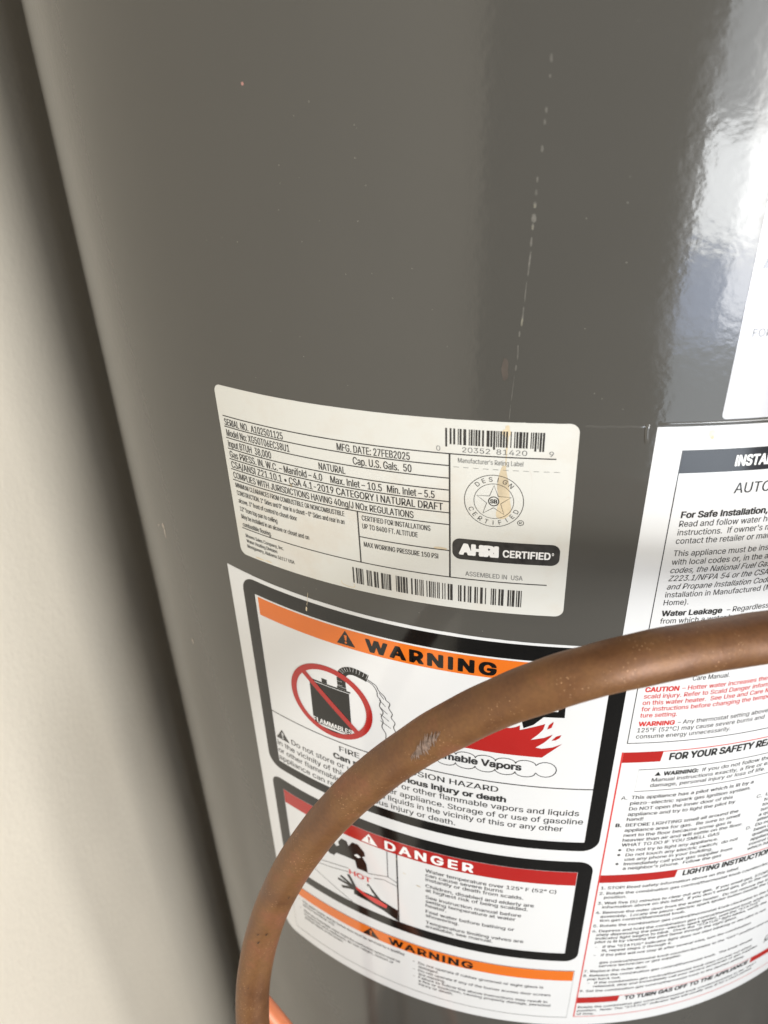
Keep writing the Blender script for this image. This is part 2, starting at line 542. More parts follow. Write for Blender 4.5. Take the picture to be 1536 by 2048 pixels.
T = []
def at(body, u0, v, cap, u1, bold=0.018):
    T.append(turn(text(body, u0, v, cap, u1, bold=bold)))
at("SERIAL NO.  A102501125", 2.9, -16.8, 2.9, 33.2)
at("MFG. DATE: 27FEB2025", 57.0, -16.8, 2.9, 85.4)
at("Model No: XG50T06EC38U1", 3.1, -21.5, 3.0, 35.7)
at("Cap. U.S. Gals.  50", 63.2, -21.5, 3.0, 85.9)
at("Input BTUH  38,000", 3.1, -26.3, 3.0, 26.2)
at("NATURAL", 48.4, -26.2, 2.9, 59.8)
at("Gas PRESS. IN. W.C. \u2013 Manifold \u2013 4.0", 3.0, -31.0, 3.0, 49.5)
at("Max. Inlet \u2013 10.5", 53.0, -31.0, 3.0, 74.2)
at("Min. Inlet \u2013 5.5", 76.2, -31.0, 3.0, 94.2)
at("CSA/ANSI Z21.10.1 \u2022 CSA 4.1-2019 CATEGORY I NATURAL DRAFT", 3.0, -35.6, 3.0, 97.2)
at("COMPLIES WITH JURISDICTIONS HAVING 40ng/J NOx REGULATIONS", 3.2, -40.4, 2.9, 86.1)
wrap("specification_text", T, 0.20, M['ink'], A, step=0); T = []
at("MINIMUM CLEARANCES FROM COMBUSTIBLE OR NONCOMBUSTIBLE", 3.5, -44.7, 2.2, 57.8)
at("CONSTRUCTION. 1\" Sides and 0\" rear in a closet \u2013 0\" Sides and rear in an", 3.6, -48.3, 2.2, 57.6)
at("alcove. 3\" front of control to closet door", 3.8, -52.0, 2.2, 35.3)
at("12\" from top pan to ceiling", 3.9, -55.9, 2.2, 24.8)
at("May be installed in an alcove or closet and on", 4.0, -59.6, 2.2, 40.3)
at("combustible flooring.", 4.1, -63.5, 2.2, 20.4)
at("CERTIFIED FOR INSTALLATIONS", 65.2, -44.9, 2.2, 92.4)
at("UP TO 8400 FT. ALTITUDE", 65.2, -48.5, 2.2, 87.5)
at("MAX WORKING PRESSURE 150 PSI", 65.3, -56.7, 2.2, 95.2)
wrap("clearance_text", T, 0.20, M['ink'], A, step=0); T = []
at("Rheem Sales Company, Inc.", 4.8, -68.7, 1.7, 26.2)
at("Water Heating Division", 4.8, -71.4, 1.7, 22.4)
at("Montgomery, Alabama 36117 USA", 4.8, -74.1, 1.7, 31.2)
wrap("address_text", T, 0.20, M['ink'], A, step=0); T = []
at("Manufacturer's Rating Label", 102.6, -15.9, 1.8, 124.7, 0.004)
wrap("rating_caption", T, 0.20, M['ink_grey'], A, step=0); T = []
at("ASSEMBLED IN  USA", 105.5, -62.9, 2.0, 126.6, 0.004)
wrap("assembly_caption", T, 0.20, M['ink_grey'], A, step=0); T = []
at("0", 95.0, -12.0, 1.9, 96.4, 0.0); at("20352", 104.0, -11.9, 1.9, 113.5, 0.0); at("81420", 115.6, -11.9, 1.9, 125.8, 0.0); at("9", 133.0, -12.0, 1.9, 134.5, 0.0)
wrap("barcode_digits", T, 0.20, M['ink_grey'], A, step=0); T = []

def bars(u0, u1, v0, v1, seed, groups=None):
    rnd = random.Random(seed)
    out, u = [], u0
    while u < u1 - 0.5:
        w = rnd.choice((0.32, 0.32, 0.36, 0.62, 0.64, 0.95))
        out.append((u, min(u + w, u1)))
        u += w + rnd.choice((0.32, 0.32, 0.34, 0.62, 0.9))
    return out
up = []
for a, b in bars(98.2, 131.8, 0, 0, 11):
    guard = a < 99.6 or b > 130.2 or 114 < a < 115.4 or 101 < a < 102 or 127.5 < a < 128.6
    up.append(turn(rect(a, -3.3, b, -10.2 if guard else -9.2)))
wrap("product_barcode", up, 0.20, M['ink'], A, step=0)
lb = []
for g in range(11):
    g0 = 59.4 + g * 6.2
    for a, b in bars(g0, min(g0 + 5.4, 127.2), 0, 0, 40 + g):
        lb.append(turn(rect(a, -67.6, b, -75.2)))
wrap("serial_barcode", lb, 0.20, M['ink'], A, step=0)

# certification seal
sc, sz, sr = 115.2, -30.1, 10.4
seal = [tri2d([circle_loop(sc, sz, sr), circle_loop(sc, sz, sr - 0.22)[::-1]]),
        tri2d([circle_loop(sc, sz, 7.0), circle_loop(sc, sz, 6.82)[::-1]])]
star = []
for k in range(10):
    rad = 6.3 if k % 2 == 0 else 2.55
    a = math.radians(90 + 36 * k)
    star.append((sc + rad * math.cos(a), sz + rad * math.sin(a)))
seal.append(stroke(star, 0.24, True))
seal.append(tri2d([circle_loop(sc, sz, 1.95, 32), circle_loop(sc, sz, 1.6, 32)[::-1]]))
seal.append(arc_text("DESIGN", sc, sz, 8.65, 1.75, 132, 48, True, 0.004))
seal.append(arc_text("CERTIFIED", sc, sz, 8.65, 1.75, 205, 335, False, 0.004))
seal.append(text("SB", sc - 1.25, sz - 0.75, 1.5, sc + 1.25, bold=0.03))
seal.append(tri2d([circle_loop(sc + 9.6, sz - 8.1, 1.15, 24), circle_loop(sc + 9.6, sz - 8.1, 0.95, 24)[::-1]]))
seal.append(text("R", sc + 9.15, sz - 8.6, 1.0, sc + 10.05))
wrap("certification_seal", [turn(x) for x in seal], 0.20, M['ink'], A, step=0)

badge = wrap("certified_badge", [turn(tri2d([rrect_loop(100.6, -55.7, 139.2, -46.7, 3.0)]))], 0.20, M['ink'], A)
T = [turn(text("AHRI", 103.0, -53.2, 4.2, 117.6, bold=0.07)), turn(text("CERTIFIED", 119.0, -53.0, 2.9, 136.0, bold=0.03)),
     turn(text("\u00b0", 136.4, -53.0, 2.9, 137.1))]
wrap("badge_lettering", T, 0.26, M['white_ink'], A, step=0)

stain = [(-6.9, -101.6), (-6.4, -108.2), (-6.3, -115.8), (-7.1, -116.2), (-8.1, -119.6), (-8.6, -124.5), (-7.8, -129.8), (-8.5, -136.2), (-5.8, -137.2), (-3.4, -134.2), (-4.1, -128.4), (-4.6, -123.1), (-5.5, -119.4), (-5.9, -116.1), (-5.7, -108.1), (-5.5, -101.7)]
st = smooth_line(stain + stain[:1], 4)[:-1]
so = wrap("tan_drip_stain", [tri2d([st]), tri2d([circle_loop(-6.4, -104.0, 1.5, 20, 1.4)])], 0.155, M['stain'], A)
sm = []
for cx, cy, rx, ry in ((-28.3, -152.5, 2.6, 0.55), (-112.5, -179.6, 2.6, 0.4), (-107.5, -179.3, 2.0, 0.35), (-90.3, -137.6, 0.7, 0.9)):
    sm.append(tri2d([circle_loop(cx, cy, rx, 20, ry)]))
sm.append(stroke(smooth_line([(-70.2, -176.9), (-69.6, -178.3), (-66.5, -179.0), (-64.3, -178.6), (-64.4, -177.2)]), 0.3))
_o = wrap("brown_smudges", sm, 0.15, M['stain'], A); _o["kind"] = "stuff"

# ---- large safety label (B and C in one L-shaped vinyl sheet)
outline = [(-135.6, -191.0), (-135.6, -466.0)]
for k in range(1, 7):
    a = math.radians(180 + 90 * k / 6)
    outline.append((-127.6 + 8 * math.cos(a), -466.0 + 8 * math.sin(a)))
outline += [(215, -474.0), (215, -100.8), (41.3, -100.8), (41.3, -192.4)]
B = wrap("safety_label", [tri2d([outline])], 0.12, M['vinyl'], heater, step=3, skirt=True)
B["label"] = "large glossy white safety label with black framed warnings"

def tri_sym(s0, s1, zb, zt):
    """warning triangle with the exclamation mark cut out"""
    cx = (s0 + s1) / 2; h = zt - zb
    body = [(s0, zb), (s1, zb), (cx, zt)]
    bar = [(cx - 0.045 * h, zb + 0.30 * h), (cx - 0.09 * h, zb + 0.68 * h), (cx + 0.09 * h, zb + 0.68 * h), (cx + 0.045 * h, zb + 0.30 * h)]
    dot = circle_loop(cx, zb + 0.17 * h, 0.075 * h, 12)[::-1]
    return tri2d([body, bar, dot])

# first warning
f1 = wrap("warning_frame", [tri2d([rrect_loop(-126.6, -193.4, 46.4, -316.2, 8.0), rrect_loop(-119.2, -201.2, 39.7, -309.9, 0.5, 2)[::-1]])], 0.18, M['black'], B)
wrap("warning_banner", [rect(-117.5, -202.1, 38.4, -212.3)], 0.18, M['orange'], B)
wrap("warning_triangle", [tri_sym(-74.7, -65.8, -210.9, -203.0)], 0.24, M['black'], B)
wrap("warning_heading", [text("WARNING", -60.9, -210.7, 6.2, -5.0, bold=0.045, space=1.22)], 0.24, M['black'], B)
wrap("warning_rules", [rect(-119.4, -273.85, 39.9, -273.25)], 0.19, M['text'], B)
pc, pz, pr = -81.2, -249.1, 21.9
# fuel can picture
can = [rect(-91.8, -266.0, -70.6, -239.6), rect(-92.6, -239.2, -69.9, -238.2), rect(-84.8, -238.1, -82.0, -235.6), rect(-76.6, -238.1, -71.8, -236.9),
       rect(-92.1, -268.3, -70.2, -267.2)]
noz = smooth_line([(-74.1, -236.7), (-74.2, -231.3), (-73.4, -228.4), (-71.4, -226.2), (-68.4, -225.2), (-64.7, -225.6), (-60.8, -226.8)], 5)
can.append(stroke(noz, 4.4))
wrap("fuel_can_symbol", can, 0.18, M['black'], B)
ribs = []
for i in range(1, len(noz) - 1, 2):
    p, q = noz[i], noz[i + 1]
    dx, dy = q[0] - p[0], q[1] - p[1]; l = math.hypot(dx, dy)
    nx, ny = -dy / l, dx / l
    ribs.append(stroke([(p[0] - nx * 0.4, p[1] - ny * 0.4), (p[0] + nx * 2.3, p[1] + ny * 2.3)], 0.13))
wrap("fuel_can_lettering", [text("FLAMMABLES", -91.6, -265.4, 3.0, -70.4, bold=0.02)], 0.24, M['white_ink'], B)
wrap("hose_ribs", ribs, 0.24, M['white_ink'], B)
s45 = math.sqrt(0.5)
inner = pr - 3.1
wrap("prohibition_ring", [tri2d([circle_loop(pc, pz, pr, 72), circle_loop(pc, pz, inner, 72)[::-1]]),
     stroke([(pc - (inner + 0.3) * s45, pz + (inner + 0.3) * s45), (pc + (inner + 0.3) * s45, pz - (inner + 0.3) * s45)], 3.0)], 0.29, M['red'], B)
st1 = smooth_line([(-60.9, -227.3), (-57.0, -229.4), (-55.7, -232.1), (-53.0, -234.7), (-52.3, -236.6), (-50.6, -238.2), (-51.2, -241), (-49.6, -244.0), (-50.2, -246.5), (-48.5, -249.2), (-49.2, -252.4), (-47.4, -256.3), (-46, -259), (-41, -258.3)], 4)
st2 = smooth_line([(-61.6, -228.0), (-58.5, -229.5), (-56.6, -232.8), (-56.4, -235.5), (-55.0, -237.6), (-55.6, -241.2), (-54.0, -244.5), (-55.0, -247.5), (-54.2, -250.3), (-54.9, -253.8), (-53.1, -257.6), (-53.0, -262.0), (-49, -266.5), (-42, -267.6)], 4)
cross = [stroke([(-55.6, -233.2 - 4.2 * k), (-53.4 + 0.7 * k, -236.4 - 4.2 * k)], 0.34) for k in range(5)]
cloud = []
pts = []
edges = [-46.8, -38.1, -29.4, -20.7, -12.0, -3.3, 5.4, 14.0]
def scallop(x0, x1, z, h):
    return [((x0 + x1) / 2 - (x1 - x0) / 2 * math.cos(math.pi * k / 8), z + h * math.sin(math.pi * k / 8)) for k in range(9)]
for x0, x1 in zip(edges[:-1], edges[1:]):
    pts += scallop(x0, x1, -260.0, 2.5)
for k in range(15):                     # round puff at the right end
    a = math.radians(150 - 300 * k / 14)
    pts.append((18.2 + 4.7 * math.cos(a), -262.3 + 4.6 * math.sin(a)))
for x0, x1 in list(zip(edges[:-1], edges[1:]))[::-1]:
    pts += scallop(x1, x0, -265.2, -2.6)
wrap("vapour_outline", [stroke(st1, 0.42), stroke(st2, 0.42), stroke(pts, 0.42)] + cross, 0.19, M['text'], B)
flame = [(-40.0, -254.4), (-1.5, -255.0), (16.1, -254.9), (23.9, -245.9), (20.0, -248.3), (15.7, -249.5), (13.1, -249.1), (16.5, -245.7), (18.6, -242.7), (19.6, -240.7), (16.3, -242.9), (10.8, -244.8), (13.8, -241.0), (15.5, -238.1), (16.1, -234.8), (12.6, -236.6), (6.0, -239.6), (5.9, -236.9), (4.2, -238.1), (2.1, -239.0), (-0.1, -239.1), (-8, -236), (-14, -239), (-22, -238), (-30, -246), (-38, -249)]
wrap("flame_symbol", [tri2d([flame]), tri2d([[(17.1, -237.9), (17.6, -235.4), (19.3, -233.2), (19.4, -234.1), (18.8, -236.8)]]),
                      tri2d([[(19.4, -244.3), (21.1, -241.7), (23.2, -240.6), (22.5, -242.6), (20.9, -244.0)]])], 0.18, M['red'], B)
burner = [(0.9, -237.6), (5.8, -234.7), (6.5, -234.4), (7.4, -238.3), (11.3, -235.9), (15.2, -231.0), (23.6, -230.7), (23.4, -221.0), (21.0, -221.0), (20.8, -227.6), (17.0, -227.6), (17.0, -223.0), (8, -224.0), (-4, -230), (-4, -235.5)]
wrap("burner_symbol", [tri2d([burner])], 0.19, M['black'], B)
T = [text("Flammable Vapors", -37.5, -264.0, 3.9, 8.1, bold=0.035),
     text("FIRE OR EXPLOSION HAZARD", -78.4, -279.8, 3.5, -1.2, bold=0.014),
     text("Can result in serious injury or death", -82.3, -285.9, 3.5, 2.6, bold=0.036)]
wrap("hazard_statement", T, 0.19, M['text'], B, step=0)
T = [tri_sym(-118.4, -109.6, -291.6, -284.2),
     text("Do not store or use gasoline or other flammable vapors and liquids", -108.3, -291.3, 3.6, 35.3, bold=0.010),
     text("in the vicinity of this or any other appliance. Storage of or use of gasoline", -118.3, -297.0, 3.6, 37.6, bold=0.010),
     text("or other flammable vapors and liquids in the vicinity of this or any other", -118.5, -302.5, 3.6, 29.0, bold=0.010),
     text("appliance can result in serious injury or death.", -118.8, -308.0, 3.6, -20.1, bold=0.010)]
wrap("storage_text", T, 0.19, M['text'], B, step=0)

# danger panel
wrap("danger_frame", [tri2d([rrect_loop(-127.0, -324.3, 45.8, -408.6, 7.0), rrect_loop(-119.5, -332.2, 38.9, -401.2, 0.4, 2)[::-1]])], 0.18, M['black'], B)
wrap("danger_banner", [rect(-119.3, -332.4, 38.7, -342.7)], 0.19, M['red'], B)
wrap("danger_triangle", [tri_sym(-69.8, -60.6, -341.7, -334.0)], 0.25, M['white_ink'], B)
wrap("danger_heading", [text("DANGER", -56.5, -341.0, 6.3, -10.5, bold=0.03, space=1.25)], 0.25, M['white_ink'], B)
fauc = [(-91.4, -360.7), (-87.6, -353.9), (-85.9, -356.4), (-84.0, -354.6), (-84.5, -351.9), (-82.2, -347.7), (-79.1, -347.9), (-78.0, -351.4), (-75.6, -346.9), (-72.1, -346.6), (-68.6, -351.0), (-68.3, -354.5), (-70.1, -355.5), (-67.8, -360.2), (-67.3, -367.5), (-73.8, -367.5), (-74.7, -361.4), (-80.9, -361.7), (-86.4, -362.5), (-88.0, -365.5), (-90.8, -365.9), (-93.0, -363.7)]
hand = [(-86.7, -385.2), (-81.5, -384.1), (-84.6, -381.4), (-78.6, -381.5), (-79.2, -376.8), (-75.9, -381.6), (-69.1, -387.5), (-63.0, -386.1), (-68.7, -378.1), (-66.9, -377.7), (-61.2, -383.7), (-54.6, -389.5), (-50.6, -390.9), (-50.6, -400.9), (-59.0, -395.5), (-67.6, -393.0), (-76.5, -392.4), (-84.3, -391.3), (-83.3, -389.6), (-76.3, -387.7), (-80.6, -384.8)]
wrap("faucet_symbol", [tri2d([fauc])], 0.18, M['black'], B)
hand = [(-77.0, -384.0), (-72.0, -386.5), (-63.0, -386.2), (-55.0, -389.3), (-50.6, -391.0), (-50.6, -400.9), (-59.0, -396.3), (-68.0, -393.8), (-77.0, -392.6)]
fing = [tri2d([hand])] + [stroke([(-75.5, -387.5), ((-75.5 + x) / 2, (-387.5 + y) / 2 + 0.4), (x, y)], 2.1) for x, y in ((-87.0, -385.3), (-85.0, -381.4), (-79.8, -376.9), (-84.8, -391.0))]
fing.append(stroke([(-61.0, -388.0), (-65.0, -382.4), (-68.0, -377.9)], 1.9))
fing = [([(p[0], p[1], 0.003 * k) for p in V], F) for k, (V, F) in enumerate(fing)]
wrap("scalded_hand_symbol", fing, 0.20, M['black'], B)
redp = [(-75.6, -384.6), (-69.1, -387.5), (-62.6, -387.9), (-56.7, -390.1), (-57.2, -393.1), (-63.7, -392.5), (-70.5, -389.7), (-75.3, -387.0)]
wrap("hot_lettering", [tri2d([redp]), text("HOT", -79.0, -375.6, 4.2, -65.6, bold=0.02)], 0.26, M['redline'], B)
wrap("spray_highlights", [tri2d([[(-75.0, -357.0), (-73.0, -355.0), (-71.0, -356.5), (-72.5, -358.0)]])] +
     [stroke([(-75.0 + 1.5 * k, -376.5 - 0.4 * k), (-73.6 + 1.7 * k, -385.5 - 0.2 * k)], 0.5) for k in range(6)], 0.23, M['white_ink'], B)
sink = []
for ln in ([(-107.6, -381.4), (-99.0, -376.8), (-89.6, -373.8), (-79.3, -371.1)], [(-107.9, -384.2), (-100.9, -380.8), (-89.9, -377.8), (-79.5, -374.4)],
           [(-67.3, -367.9), (-55.5, -364.1), (-50.4, -366.5)], [(-63.6, -370.0), (-58.1, -368.0), (-50.4, -369.7)],
           [(-119.4, -380.6), (-103.2, -388.4), (-91.3, -394.4), (-78.4, -401.1)], [(-55.4, -342.8), (-55.5, -364.1)]):
    sink.append(stroke(ln, 0.42))
sink.append(rect(-50.5, -401.2, -49.7, -342.8))
wrap("sink_outline", sink, 0.19, M['text'], B)
k1 = 0.98
T = []
for body, z in (("Water temperature over 125\u00b0 F (52\u00b0 C)", -349.7), ("can cause severe burns", -353.3), ("instantly or death from scalds.", -356.9),
                ("Children, disabled and elderly are", -362.4), ("at highest risk of being scalded.", -366.0),
                ("See instruction manual before", -371.9), ("setting temperature at water", -375.6), ("heater.", -379.2),
                ("Feel water before bathing or", -384.6), ("showering.", -388.3), ("Temperature limiting valves are", -394.4), ("available, see manual.", -398.0)):
    T.append(text(body, -34.8, z, 2.75, None, bold=0.0155, xs=1.0))
wid = max(v[0] for v in T[0][0]) + 34.8
kk = 64.9 / wid
T = [([(-34.8 + (p[0] + 34.8) * kk, p[1], p[2]) for p in V], F) for V, F in T]
wrap("scald_text", T, 0.19, M['text'], B, step=0)

# second warning
wrap("lower_warning_banner", [rect(-125.6, -418.1, 45.3, -427.5)], 0.18, M['orange'], B)
wrap("lower_warning_frame", [stroke([(-126, -417.7), (45.6, -417.7), (45.6, -465.6), (-126, -465.6)], 0.4, True)], 0.17, M['text'], B)
wrap("lower_warning_triangle", [tri_sym(-73.4, -62.6, -426.9, -418.8)], 0.24, M['black'], B)
wrap("lower_warning_heading", [text("WARNING", -57.0, -426.4, 6.0, -8.4, bold=0.03, space=1.15)], 0.24, M['black'], B)
T = []
for body, s, z, s1 in (("-", -120.0, -432.5, -119.2), ("This water heater and its burner door must be serviced by a qualified", -117.2, -433.0, -47.6), ("service technician only.", -117.2, -436.4, -93.0),
                   ("-", -120.0, -441.5, -119.2), ("After any flammable vapor event the combustion system must be", -117.2, -442.2, -50.5), ("inspected and replaced; do not relight, restart or", -117.0, -445.8, -54.5), ("attempt repairs on the system.", -117.0, -449.4, -88),
                   ("-", -42.6, -436.0, -41.4), ("Do not operate if rubber grommet or sight glass is", -39.3, -436.4, 30.4), ("damaged.", -39.3, -440.0, -27.5),
                   ("-", -42.6, -444.0, -41.4), ("Do not operate if any of the burner access door screws", -39.3, -443.8, 34.8), ("are missing.", -39.3, -447.4, -23.5),
                   ("-", -42.6, -451.2, -41.4), ("Failure to follow the above instructions may result in", -39.3, -451.0, 33.6), ("a fire or explosion, causing property damage, personal", -39.3, -454.6, 35.6), ("injury or death.", -39.3, -458.2, -18.8)):
    T.append(text(body, s, z, 2.5, s1, bold=0.0155))
wrap("service_text", T, 0.19, M['text'], B, step=0)

# instruction column (C)
XC = xs_for("contact the retailer", 2.45, 24.4, 0.004)
XB = xs_for("For Safe Installation", 2.45, 29.7, 0.03)
XR = xs_for("consume energy unnecessarily.", 2.4, 40.5, 0.004)
XP = xs_for("This appliance has a pilot which is lit by a", 2.25, 57.1, 0.0155)
XS = xs_for("1. STOP! Read safety information above on this label.", 2.2, 71.2, 0.0155)
wrap("instruction_box", [stroke([(50.7, -109.4), (206, -109.4), (206, -244.8), (50.7, -244.8)], 0.5, True)], 0.17, M['header'], B)
wrap("instruction_header", [rect(50.9, -109.6, 205.8, -117.7)], 0.18, M['header'], B)
wrap("instruction_heading", [text("INSTALLATION AND OPERATION", 68.9, -115.6, 3.7, None, bold=0.04, xs=xs_for("INSTA", 3.7, 10.7, 0.04))], 0.24, M['white_ink'], B, step=0)
T = [text("AUTOMATIC STORAGE WATER HEATER", 70.8, -126.2, 4.0, None, bold=0.008, xs=xs_for("AUT", 4.0, 9.3, 0.008))]
rows = [("For Safe Installation, Use and Service", -135.0, 1), ("Read and follow water heater manual", -138.6, 0), ("instructions.  If owner's manual is lost,", -142.1, 0), ("contact the retailer or manufacturer.", -145.6, 0),
        ("This appliance must be installed in accordance", -150.8, 0), ("with local codes or, in the absence of local", -154.5, 0), ("codes, the National Fuel Gas Code ANSI", -158.1, 2), ("Z223.1/NFPA 54 or the CSA B149.1 Natural Gas", -161.7, 2),
        ("and Propane Installation Code (for", -165.4, 2), ("installation in Manufactured (Mobile)", -169.0, 0), ("Home).", -172.6, 0), ("Water Leakage", -177.6, 1), ("from which a water heater is made", -181.2, 0), ("will eventually leak. See Use and", -184.8, 0),
        ("Care Manual.", -188.4, 0)]
for body, z, st_ in rows:
    T.append(text(body, 54.3, z, 2.45, None, bold=0.03 if st_ == 1 else 0.004, xs=XB if st_ == 1 else XC, shear=0.2 if st_ == 2 else 0))
T.append(text("\u2013 Regardless of the material", 78.9, -177.6, 2.45, None, bold=0.004, xs=XC))
T.append(text("Care Manual.", 72.0, -211.0, 2.45, 87.2, bold=0.004))
wrap("installation_text", T, 0.19, M['text'], B, step=0)
T = []
for body, z, bd in (("scald injury. Refer to Scald Danger information", -219.4, 0), ("on this water heater.  See Use and Care Manual", -222.9, 0), ("for instructions before changing the tempera-", -226.4, 0), ("ture setting.", -229.9, 0)):
    T.append(text(body, 53.8, z, 2.4, None, bold=0.012, xs=XR))
T.append(text("CAUTION", 53.8, -215.8, 2.4, 67.4, bold=0.035)); T.append(text("\u2013 Hotter water increases the risk of", 68.6, -215.8, 2.4, None, bold=0.012, xs=XR))
T.append(text("WARNING", 53.8, -234.8, 2.4, 68.8, bold=0.035))
wrap("caution_text", T, 0.19, M['redline'], B, step=0)
T = [text("\u2013 Any thermostat setting above", 70.0, -234.8, 2.4, None, bold=0.004, xs=XR), text("125\u00b0F (52\u00b0C) may cause severe burns and", 53.8, -238.4, 2.4, None, bold=0.004, xs=XR),
     text("consume energy unnecessarily.", 53.8, -242.0, 2.4, 94.3, bold=0.004)]
wrap("thermostat_text", T, 0.19, M['text'], B, step=0)
# red bordered part
wrap("red_border", [rect(49.2, -465.0, 49.9, -250.2), rect(49.95, -465.0, 207.3, -464.45), rect(207.35, -465.0, 208.0, -250.2),
                    rect(66.9, -250.7, 207.3, -250.25), rect(87.6, -335.0, 207.3, -334.5), rect(73.4, -444.9, 207.3, -444.45)], 0.18, M['redline'], B)
for _t in (tri2d([[(49.95, -256.5), (66.3, -256.5), (66.85, -250.25), (49.95, -250.25)]]), tri2d([[(49.95, -340.4), (87.0, -340.4), (87.55, -334.5), (49.95, -334.5)]]),
                  tri2d([[(49.95, -450.4), (72.6, -450.4), (73.35, -444.45), (49.95, -444.45)]]), rect(156.2, -450.4, 207.3, -444.95),
                  rect(142, -256.5, 207.3, -250.75), rect(150, -340.4, 207.3, -335.05)):
    wrap("red_tab", [_t], 0.19, M['red'], B)
T = [text("FOR YOUR SAFETY READ BEFORE", 69.9, -255.9, 3.9, None, bold=0.038, xs=xs_for("FOR YOUR SAFETY", 3.9, 38.2, 0.038)), text("LIGHTING INSTRUCTIONS", 90.7, -339.9, 3.8, 142.0, bold=0.038, shear=0.0),
     text("TO TURN GAS OFF TO THE APPLIANCE", 76.3, -449.5, 3.7, 154.5, bold=0.038)]
for _t in T:
    wrap("section_heading", [_t], 0.19, M['text'], B, step=0)
wrap("boxed_warning_frame", [stroke([(57.8, -261.2), (199, -261.2), (199, -275.0), (57.8, -275.0)], 0.35, True)], 0.17, M['text'], B)
T = [tri2d([[(65.2, -265.5), (67.9, -265.5), (66.55, -263.0)]]), text("WARNING:", 69.0, -265.6, 2.4, 84.6, bold=0.035), text("If you do not follow the Owner's", 86.4, -265.6, 2.3, None, bold=0.01, xs=XP),
     text("Manual instructions exactly, a fire or explosion may result causing property", 64.4, -269.2, 2.3, None, bold=0.01, xs=XP), text("damage, personal injury or loss of life.", 64.2, -272.6, 2.3, None, bold=0.01, xs=XP)]
T.append(text("A.", 52.6, -280.2, 2.3, None)); T.append(text("B.", 52.4, -298.8, 2.3, None, bold=0.03)); T.append(text("C.", 118.6, -291.6, 2.3, None)); T.append(text("D.", 118.6, -314.0, 2.3, None))
for body, s, z in (("This appliance has a pilot which is lit by a", 57, -280.0), ("piezo-electric spark gas ignition system.", 57, -283.8), ("Do NOT open the inner door of this", 57, -287.6), ("appliance and try to light the pilot by", 57, -291.3), ("hand!", 57, -294.8),
                   ("BEFORE LIGHTING smell all around the", 57, -298.8), ("appliance area for gas.  Be sure to smell", 57, -302.4), ("next to the floor because some gas is", 57, -306.0), ("heavier than air and will settle on the floor.", 57, -309.5), ("WHAT TO DO IF YOU SMELL GAS", 57, -313.0),
                   ("Do not try to light any appliance.", 59.8, -316.8), ("Do not touch any electric switch;  do not", 59.8, -320.4), ("use any phone in your building.", 59.8, -323.8), ("Immediately call your gas supplier from", 59.8, -327.3), ("a neighbor's phone.  Follow the gas", 59.8, -330.7)):
    T.append(text(body, s, z, 2.25, None, bold=0.0155, xs=XP))
for z in (-316.2, -319.8, -326.6):
    T.append(tri2d([circle_loop(56.6, z + 0.6, 0.75, 12)]))
for i, body in enumerate(("Use only your hand to push in or", "turn the gas control knob. Never use", "tools. If the knob will not push in or", "turn by hand, don't try to repair it, call", "a qualified service technician. Force or", "attempted repair may result in a fire.",
                          "Do not use this appliance if any part has", "been under water. Immediately call a", "qualified service technician to inspect the", "appliance and to replace any part of the", "control system and any gas control", "which has been under water.")):
    T.append(text(body, 123.4, -291.6 - 3.6 * i, 2.25, None, bold=0.0155, xs=XP))
wrap("safety_paragraphs", T, 0.19, M['text'], B, step=0)
T = []
for body, s, z in (("1. STOP! Read safety information above on this label.", 51.2, -345.6), ("2. Rotate the combination gas control/thermostat knob counterclockwise to \"OFF\"", 51.0, -350.0), ("position.", 53.6, -353.3),
                   ("3. Wait five (5) minutes to clear out any gas.  If you smell gas, STOP!  Follow \"B\" in the safety", 51.0, -358.0), ("information above on this label.  If you don't smell gas, go to the next step.", 53.6, -361.4),
                   ("4. Remove the outer door from the water heater.  Do not remove the inner door", 51.0, -365.9), ("assembly.  Locate the piezo-electric spark igniter button beside the combina-", 53.6, -369.3), ("tion gas control/thermostat knob.", 53.6, -372.7),
                   ("5. Rotate the combination gas control/thermostat knob clockwise to the PILOT position.", 51.0, -377.3), ("6. Depress and hold the combination gas control/thermostat knob while immedi-", 51.0, -381.9), ("ately depressing the piezo-electric spark igniter, until the \"STATUS\"", 53.4, -385.2), ("indicator light begins to blink.  Once the \"STATUS\" light blinks, verify the", 53.4, -388.5), ("pilot is lit by viewing the pilot flame through the sight glass.", 53.4, -391.8),
                   ("-   If the \"STATUS\" indicator light does not start blinking or the pilot is not", 54.0, -396.3), ("lit, repeat steps 2 through 6.", 58.0, -399.8), ("-   If the pilot will not stay lit after several tries, turn the combination", 54.0, -404.0), ("gas control/thermostat knob counterclockwise to the \"OFF\" position and call your", 57.9, -411.0), ("service technician or gas supplier.", 57.9, -414.4),
                   ("7. Replace the outer door.", 50.6, -419.2), ("8. Release the combination gas control/thermostat knob.  The knob should", 50.6, -423.5), ("pop back out.", 53.2, -426.9), ("-   If the combination gas control/thermostat knob does not pop out when", 53.6, -430.8), ("released, stop and immediately call your service technician or gas supplier.", 57.2, -434.4), ("9. Set the combination gas control/thermostat knob to the desired setting.", 50.4, -439.0),
                   ("Rotate the combination gas control/thermostat knob counterclockwise to the \"OFF\"", 50.9, -455.8), ("position.  Note: The \"STATUS\" indicator light will usually stay lit for a short period", 50.9, -459.4), ("of time.", 50.9, -463.0)):
    T.append(text(body, s, z, 2.2, None, bold=0.0155, xs=XS))
T.append(stroke([(162, -434), (166, -428), (172, -424)], 0.6)); T.append(tri2d([circle_loop(164.5, -430, 2.6, 16, 3.4), circle_loop(164.5, -430, 1.8, 16, 2.6)[::-1]]))
wrap("lighting_steps", T, 0.19, M['text'], B, step=0)
